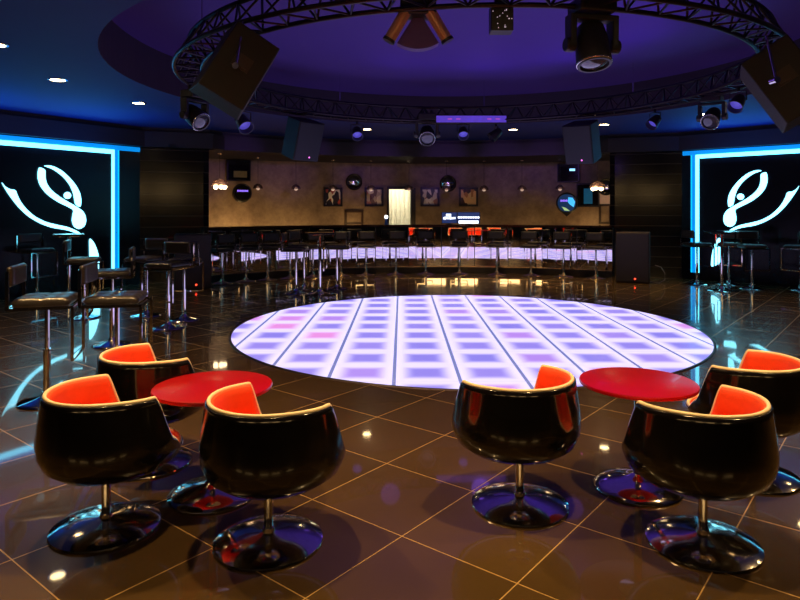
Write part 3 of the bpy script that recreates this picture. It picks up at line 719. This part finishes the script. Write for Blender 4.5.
for i, px in enumerate([258, 296, 333, 371, 409, 446.5, 484, 522, 560]):
    a, Y = ang_px(px, 8.45); p = pol(a, 8.45, 2.75)
    if i == 0: pn.location = p; c = pn
    else: c = dup(pn, p, 0)
    tag(c, 'small domed glass pendant over the bar, %s of nine from the left' % ordn[i], 'pendant lamp', 'small pendants over the bar')
def make_cluster():
    t = thing('cluster_pendant', '', 'pendant lamp')
    bm = B(); lathe(bm, [(0, 0), (.06, 0), (.06, -.012), (.02, -.03), (0, -.03)], 20); obj('canopy', bm, M['chrome'], t, smooth=True)
    bm = B(); cyl(bm, (0, 0, -.03), (0, 0, -.60), .005, n=8); obj('cord', bm, M['chrome'], t)
    bm = B(); lathe(bm, [(.02, -.58), (.10, -.60), (.17, -.66), (.20, -.74), (.195, -.74), (.165, -.665), (.10, -.61), (.02, -.59)], 28, closed=True); obj('lamp_shade', bm, M['glass'], t, smooth=True)
    for k in range(5):
        aa = k * 2 * pi / 5 + .3; bm = B(); bmesh.ops.create_uvsphere(bm, u_segments=14, v_segments=9, radius=.052, matrix=Matrix.Translation((.105 * cos(aa), .105 * sin(aa), -.76 + .02 * (k % 2)))); obj('bulb', bm, M['bulb'], t, smooth=True)
    return t
cp = make_cluster(); a, Y = ang_px(222.5, 7.7); cp.location = pol(a, 7.85, 2.75); tag(cp, 'bright clustered bulb pendant at the left end of the bar', 'pendant lamp', 'bright cluster pendants')
a, Y = ang_px(597.5, 8.3); tag(dup(cp, pol(a, 8.3, 2.75), 0), 'bright clustered bulb pendant at the right end of the bar', 'pendant lamp', 'bright cluster pendants')

# ------------------------------------------------------------------ downlights
WARM = (1, .60, .24)
def make_down():
    t = thing('ceiling_downlight', '', 'ceiling light')
    bm = B(); lathe(bm, [(.085, 0), (.115, 0), (.115, -.008), (.085, -.012)], 32, closed=True); obj('rim', bm, M['chrome'], t, smooth=True)
    bm = B(); lathe(bm, [(0, -.004), (.086, -.004), (.086, -.009), (0, -.009)], 32); obj('diffuser', bm, M['warm_lamp'], t)
    return t
dn = make_down(); first = True
A_VIS = {-111: 'warm ceiling downlight at the upper left edge, nearest of the left row', -91.3: 'warm ceiling downlight in the middle of the left row', -71.3: 'warm ceiling downlight at the far end of the left row',
         -18: 'warm ceiling downlight beyond the truss, left of the centre moving head', 15.8: 'warm ceiling downlight beyond the truss, right of the violet light bar', 36: 'warm ceiling downlight right of the right hanging loudspeaker', 57: 'warm ceiling downlight beside the right moving head'}
for a in (-111, -91.3, -71.3, -18, 15.8, 36, 57, 77, 97, 117, 137, 157, 177, -163, -147, -129):
    p = pol(a, 5.2, CZ); lb = A_VIS.get(a, 'warm ceiling downlight above and behind the camera side of the dance floor')
    if first: dn.location = p; c = dn; first = False
    else: c = dup(dn, p, 0)
    tag(c, lb, 'ceiling light', 'ring of warm ceiling downlights')
    near = a in (137, 157, 177, -163, -147, -129, 117)
    lamp('downlight_beam', 'SPOT', p - Vector((0, 0, .03)), 235 if near else (240 if abs(a) < 50 else 90), WARM, (0, 0, -1), .05, 118 if near else 84, .8)
# wide glowing panels added on the rear wall for gold floor reflections
for k, x in enumerate((-5.6, -3.4, -.9, .9, 3.4)):
    f = thing('added_glow_panel', 'wide warm glowing panel added on the dark rear wall behind the camera', 'glow panel', (x, -2.99, 2.3), group='warm glow panels added on the rear wall')
    bm = B(); box(bm, (0, .02, 0), (1.36, .04, .46)); obj('back_plate', bm, M['gold_trim'], f)
    bm = B(); box(bm, (0, .065, 0), (1.3, .05, .40)); obj('lamp_shade', bm, M['rear_glow'], f, bevel=.01)  # glowing front of the added panel
# warm wash on the bar wall from behind the counter, violet wash above
for a in (-42, -33, -24, -14, -4, 6, 16, 25):
    lamp('back_bar_light', 'AREA', pol(a, WR - .75, .8), 9 if a < -28 else (4.5 if a < -12 or a > 20 else 2.0), (1, .60, .22), pol(a, 1, .30) - C, .4)
for a in (-38, -25, -12, 1, 12, 20): lamp('violet_wash', 'SPOT', pol(a, 3.1, 2.9), 130, (.34, .14, 1), pol(a, 3.1, -.17) - C, .1, 20, 1)
for a, e in ((-25, 6), (10, 9), (45, 10), (80, 8), (115, 8), (150, 9), (-160, 6)): lamp('violet_uplight', 'SPOT', Vector((TC.x + 2.4 * sin(rad(a)), TC.y + 2.4 * cos(rad(a)), 2.92)), e, (.25, .10, 1), (TC.x - C.x + .3 - sin(rad(a)), -cos(rad(a)), .8), .15, 150, 1)

# ------------------------------------------------------------------ truss ring
def tp(a, r, z): return Vector((TC.x + r * sin(rad(a)), TC.y + r * cos(rad(a)), z))
t = thing('lighting_truss', 'large circular dark metal lattice truss hanging under the round ceiling recess', 'truss')
for r, z in ((3.08, 3.0), (3.36, 3.0), (3.22, 3.24)):
    bm = B(); tube(bm, [tp(k * 3, r, z) for k in range(120)], .022, 8, True); obj('chord', bm, M['dark_metal'], t, smooth=True, bevel=-1)
bm = B(); NT = 64
for k in range(NT):
    a0, a1, a2 = 360 * k / NT, 360 * (k + .5) / NT, 360 * (k + 1) / NT
    for r in (3.08, 3.36):
        tube(bm, [tp(a0, r, 3.0), tp(a1, 3.22, 3.24)], .010, 6); tube(bm, [tp(a1, 3.22, 3.24), tp(a2, r, 3.0)], .010, 6)
    tube(bm, [tp(a0, 3.08, 3.0), tp(a1, 3.36, 3.0)], .009, 6); tube(bm, [tp(a1, 3.36, 3.0), tp(a2, 3.08, 3.0)], .009, 6)
obj('lacing', bm, M['dark_metal'], t)
for k in range(8):
    bm = B(); tube(bm, [tp(k * 45 + 10, 3.22, 3.24), tp(k * 45 + 10, 3.22, RZ)], .006, 6); obj('suspension_cable', bm, M['chrome'], t)

# ------------------------------------------------------------------ fixtures on the truss
def make_head():
    t = thing('moving_head', '', 'stage light')     # origin = clamp at truss, hangs to z -.62
    bm = B(); box(bm, (0, 0, -.09), (.30, .24, .11)); cyl(bm, (-.08, 0, -.03), (-.08, 0, .03), .03, n=12); cyl(bm, (.08, 0, -.03), (.08, 0, .03), .03, n=12); obj('base', bm, M['black_plastic'], t, bevel=.02)
    bm = B()
    for sx in (-1, 1):
        prism(bm, [Vector((sx * .15, y, z)) for y, z in ((-.06, -.17), (.06, -.17), (.055, -.38), (.03, -.44), (-.03, -.44), (-.055, -.38))], (sx * .05, 0, 0))
        cyl(bm, (sx * .145, 0, -.385), (sx * .225, 0, -.385), .055, n=20)
    box(bm, (0, 0, -.175), (.40, .12, .045)); obj('yoke', bm, M['black_plastic'], t, bevel=.012)
    h = bpy.data.objects.new('lamp_head', None)
    bm = B(); lathe(bm, [(0, .19), (.07, .185), (.105, .15), (.125, .05), (.13, -.05), (.135, -.14), (.128, -.165), (.11, -.165), (.105, -.14), (0, -.14)], 32)
    hd = obj('lamp_head', bm, M['black_plastic'], t, smooth=True, loc=(0, 0, -.385), rot=(rad(-35), 0, 0))
    bm = B(); lathe(bm, [(0, -.175), (.05, -.170), (.10, -.150), (.104, -.141), (0, -.141)], 32); obj('lens', bm, M['lens'], hd, smooth=True)
    bm = B(); tube(bm, [(.131 * cos(k * pi / 12), .131 * sin(k * pi / 12), -.15) for k in range(24)], .007, 6, True); obj('lens_ring', bm, M['chrome'], hd, smooth=True, bevel=-1)
    bpy.data.objects.remove(h)
    return t
mh = make_head()
MH = [((592, -4), 4.72, 12, .96, 'largest moving head stage light hanging near the top right of centre'),
      ((195, 88), 6.9, 60, .8, 'moving head stage light hanging below the big left loudspeaker'),
      ((427, 112), 10.8, 0, 1.0, 'moving head stage light hanging below the far truss, left of the light bar'),
      ((712, 93), 8.5, -40, .85, 'moving head stage light beside the big right loudspeaker')]
for i, ((px, py), Y, rz, sc, lb) in enumerate(MH):
    p = atY(px, py, Y)
    if i == 0: mh.location = p; mh.rotation_euler = (0, 0, rad(rz)); c = mh
    else: c = dup(mh, p, rad(rz))
    c.scale = (sc, sc, sc)
    for ch in COL.objects:
        if ch.parent == c and ch.name.startswith('lamp_head'): ch.rotation_euler = (rad(-14 if i == 0 else -55), 0, 0)
    tag(c, lb, 'stage light', 'moving head lights on the truss')
def make_par():
    t = thing('spot_lamp', '', 'stage light')
    bm = B(); cyl(bm, (0, 0, .02), (0, 0, -.04), .02, n=10)
    tube(bm, [(-.10, 0, -.16), (-.10, 0, -.05), (0, 0, -.04), (.10, 0, -.05), (.10, 0, -.16)], .008, 6); obj('bracket', bm, M['dark_metal'], t)
    bm = B(); lathe(bm, [(0, .10), (.05, .10), (.07, .07), (.085, -.05), (.092, -.12), (.085, -.12), (.075, -.03), (0, -.03)], 24); hd = obj('lamp_can', bm, M['black_plastic'], t, smooth=True, loc=(0, 0, -.17), rot=(rad(-50), 0, 0))
    bm = B(); lathe(bm, [(0, -.06), (.06, -.055), (.078, -.04), (0, -.035)], 24); obj('lens', bm, mat('violet_lens', (.1, .1, .6), .1, emit=(.16, .12, .9), es=.35, noise=.3), hd, smooth=True)
    return t
pr = make_par()
PL = [((357, 122), 10.4, 10, 'small spot lamp on the far truss beside a downlight'), ((463, 122), 10.8, 0, 'small spot lamp just below the violet light bar'),
      ((496, 124), 10.9, -80, 'small spot lamp below the right end of the light bar'), ((243, 108), 7.6, 40, 'small spot lamp behind the big left loudspeaker'),
      ((655, 110), 9.9, -60, 'small spot lamp between the right loudspeakers'), ((738, 88), 7.8, -50, 'small spot lamp with violet lens tucked behind the big right loudspeaker')]
for i, ((px, py), Y, rz, lb) in enumerate(PL):
    p = atY(px, py, Y)
    if i == 0: pr.location = p; pr.rotation_euler = (0, 0, rad(rz)); c = pr
    else: c = dup(pr, p, rad(rz))
    tag(c, lb, 'stage light', 'small spot lamps on the truss')
# hanging loudspeakers
def make_spk():
    t = thing('hanging_loudspeaker', '', 'loudspeaker')        # centre origin; front = -Y, trapezoid plan
    bm = B(); w0, w1, d, h = .25, .21, .22, .33
    prism(bm, [Vector((-w0, -d, -h)), Vector((w0, -d, -h)), Vector((w1, d, -h)), Vector((-w1, d, -h))], (0, 0, 2 * h)); obj('cabinet', bm, M['cab'], t, bevel=.012)
    bm = B(); box(bm, (0, -d - .006, 0), (2 * w0 - .03, .012, 2 * h - .03)); g = obj('grille', bm, M['cab_grille'], t, bevel=.004)
    bm = B(); bmesh.ops.create_uvsphere(bm, u_segments=10, v_segments=6, radius=.012, matrix=Matrix.Translation((.05, -d - .015, -h + .07))); obj('power_light', bm, M['pink_led'], g)
    bm = B(); box(bm, (0, d + .004, .03), (.16, .012, .13)); box(bm, (0, d + .012, .03), (.12, .01, .09)); obj('connector_plate', bm, M['bronze'] if False else M['frame_brown'], t)
    return t
sp = make_spk()
def basis(c, b):                                     # y axis = c, z axis close to b
    y = Vector(c).normalized(); z = (Vector(b) - y * Vector(b).dot(y)).normalized(); x = y.cross(z)
    return Matrix((x, y, z)).transposed().to_euler()
# direction toward the front of each speaker is -c
SPK = [((236, 71), 5.02, (.42, -.90, .03), (.50, .1, .86), .88, 'big dark loudspeaker hung tilted from the near left truss'),
       ((787, 84), 5.2, (-.50, -.84, .05), (-.55, .1, .83), .92, 'big dark loudspeaker hung tilted at the upper right edge'),
       ((302, 139), 9.9, (-.66, .70, .30), (.30, -.30, .9), .92, 'blue lit loudspeaker hanging over the left end of the bar'),
       ((583, 142), 9.9, (.60, .74, .30), (-.20, -.30, .9), .92, 'violet lit loudspeaker hanging over the right end of the bar')]
for i, ((px, py), Y, cc, bb, sc, lb) in enumerate(SPK):
    p = atY(px, py, Y)
    if i == 0: sp.location = p; sp.rotation_euler = basis(cc, bb); c = sp
    else: c = dup(sp, p, rot=basis(cc, bb))
    c.scale = (sc, sc, sc)
    tag(c, lb, 'loudspeaker', 'loudspeakers hanging from the truss')
# hanging straps (each its own bracket thing)
for (px, py), (qx, qy), Y, lb in (((243, 22), (236, 66), 4.76, 'steel hanging strap in front of the big left loudspeaker'), ((766, 36), (776, 80), 4.90, 'steel hanging strap in front of the big right loudspeaker')):
    bm = B(); a, b = atY(px, py, Y + .15), atY(qx, qy, Y)
    tube(bm, [a, b], .009, 8); cyl(bm, b + Vector((0, -.02, 0)), b + Vector((0, .06, 0)), .025, n=12); o = obj('hanging_strap', bm, M['chrome_old'], smooth=True); tag(o, lb, 'strap', 'loudspeaker straps')
# light bar
p0, p1 = atY(435, 119.5, 10.72), atY(507, 119.5, 10.72)
t = thing('light_bar', 'long violet glowing light bar fixed to the far truss', 'stage light', (p0 + p1) / 2)
L = (p1 - p0).length; M['pink_seg'] = mat('pink_segment_glow', (.5, .1, .4), .3, emit=(.55, .08, .45), es=.8, noise=.1); M['violet_bar'] = mat('violet_bar_glow', (.1, .05, .5), .3, emit=(.10, .05, .50), es=.75, noise=.6, nscale=9)
bm = B(); box(bm, (0, 0, 0), (L, .10, .14)); obj('housing', bm, M['black_plastic'], t, bevel=.006)
bm = B(); box(bm, (0, -.055, 0), (L - .04, .012, .11)); g = obj('lens_strip', bm, M['violet_bar'], t)
for x in (-.36, -.22, .30, .44): bm = B(); box(bm, (x, -.064, .0), (.07, .006, .014)); obj('pink_segment', bm, M['pink_seg'], g)
bm = B(); [box(bm, (x, 0, .09), (.03, .03, .05)) for x in (-.4, .4)]; obj('clamp', bm, M['dark_metal'], t)
# V shaped derby light near the top
p = atY(418, 6, 4.85); t = thing('effect_light', 'V shaped effect light with two bronze barrels hanging at top centre', 'stage light', p)
bm = B(); box(bm, (0, 0, -.03), (.27, .20, .11)); cyl(bm, (0, 0, .02), (0, 0, .10), .025, n=12); obj('housing', bm, M['black_plastic'], t, bevel=.025)
for sx in (-1, 1):
    bm = B(); cyl(bm, (sx * .085, -.06, -.05), (sx * .215, -.06, -.27), .044, n=24); o = obj('barrel', bm, M['bronze'], t, smooth=True)
    bm = B(); cyl(bm, (sx * .213, -.06, -.267), (sx * .225, -.06, -.287), .049, n=24); obj('barrel_cap', bm, M['black_plastic'], o, smooth=True)
bm = B(); pts = [Vector((0, .02, -.02))] + [Vector((.30 * sin(rad(q)), .02, -.02 - .30 * cos(rad(q)))) for q in range(-32, 33, 4)]; prism(bm, pts, (0, .10, 0)); obj('fan_body', bm, mat('violet_black_shell', (.10, .05, .30), .35, noise=.1), t)
# dotted box light
p = atY(501, 20, 4.72); t = thing('dotted_light', 'small square effect light with tiny dots hanging right of the V shaped light', 'stage light', p)
bm = B(); box(bm, (0, 0, 0), (.165, .13, .19)); box(bm, (0, 0, .125), (.10, .08, .08)); obj('case', bm, M['black_plastic'], t, bevel=.006)
bm = B(); random.seed(3)
for k in range(16): bmesh.ops.create_uvsphere(bm, u_segments=6, v_segments=4, radius=.0038, matrix=Matrix.Translation((random.uniform(-.07, .07), -.067, random.uniform(-.08, .07))))
obj('light_dots', bm, mat('dot_glow', (.8, .7, .8), .3, emit=(.9, .7, .9), es=.5, noise=.02), t)

# ------------------------------------------------------------------ floor loudspeakers
def make_floor_spk():
    t = thing('floor_loudspeaker', '', 'loudspeaker')
    bm = B(); prism(bm, [Vector((-.33, -.28, .0)), Vector((.33, -.28, 0)), Vector((.26, .30, 0)), Vector((-.26, .30, 0))], (0, 0, 1.03)); obj('cabinet', bm, M['cab'], t, bevel=.015)
    bm = B(); box(bm, (0, -.288, .52), (.61, .014, .97)); g = obj('grille', bm, M['cab_grille'], t, bevel=.005)
    bm = B(); bmesh.ops.create_uvsphere(bm, u_segments=10, v_segments=6, radius=.018, matrix=Matrix.Translation((.05, -.30, .09))); obj('power_light', bm, M['red_led'], g)
    return t
fs = make_floor_spk(); p = atZ(640, 283.5, 0); p.y += .3; fs.location = p; fs.rotation_euler = (0, 0, rad(-28)); tag(fs, 'tall black floor loudspeaker with a red light in front of the right pier', 'loudspeaker', 'floor loudspeakers')
p = atZ(186, 290, 0); p.y += .3; tag(dup(fs, p, rad(25)), 'tall black floor loudspeaker with a red light in front of the left pier', 'loudspeaker', 'floor loudspeakers')
bm = B(); q = atZ(657, 283, 0); tube(bm, [q + Vector((0.0, .1, .35)), q + Vector((.1, .05, .32)), q + Vector((.17, .03, .2)), q + Vector((.16, .0, .06)), q + Vector((.05, 0, .008)), q + Vector((-.1, .15, .008))], .009, 8)
o = obj('power_cable', bm, mat('grey_cable', (.35, .32, .3), .5, noise=.1), smooth=True); tag(o, 'grey cable looping down beside the right floor loudspeaker', 'cable')

# ------------------------------------------------------------------ world
w = bpy.data.worlds.new('world'); SC.world = w; w.use_nodes = True
w.node_tree.nodes['Background'].inputs[0].default_value = (.02, .012, .03, 1); w.node_tree.nodes['Background'].inputs[1].default_value = .3
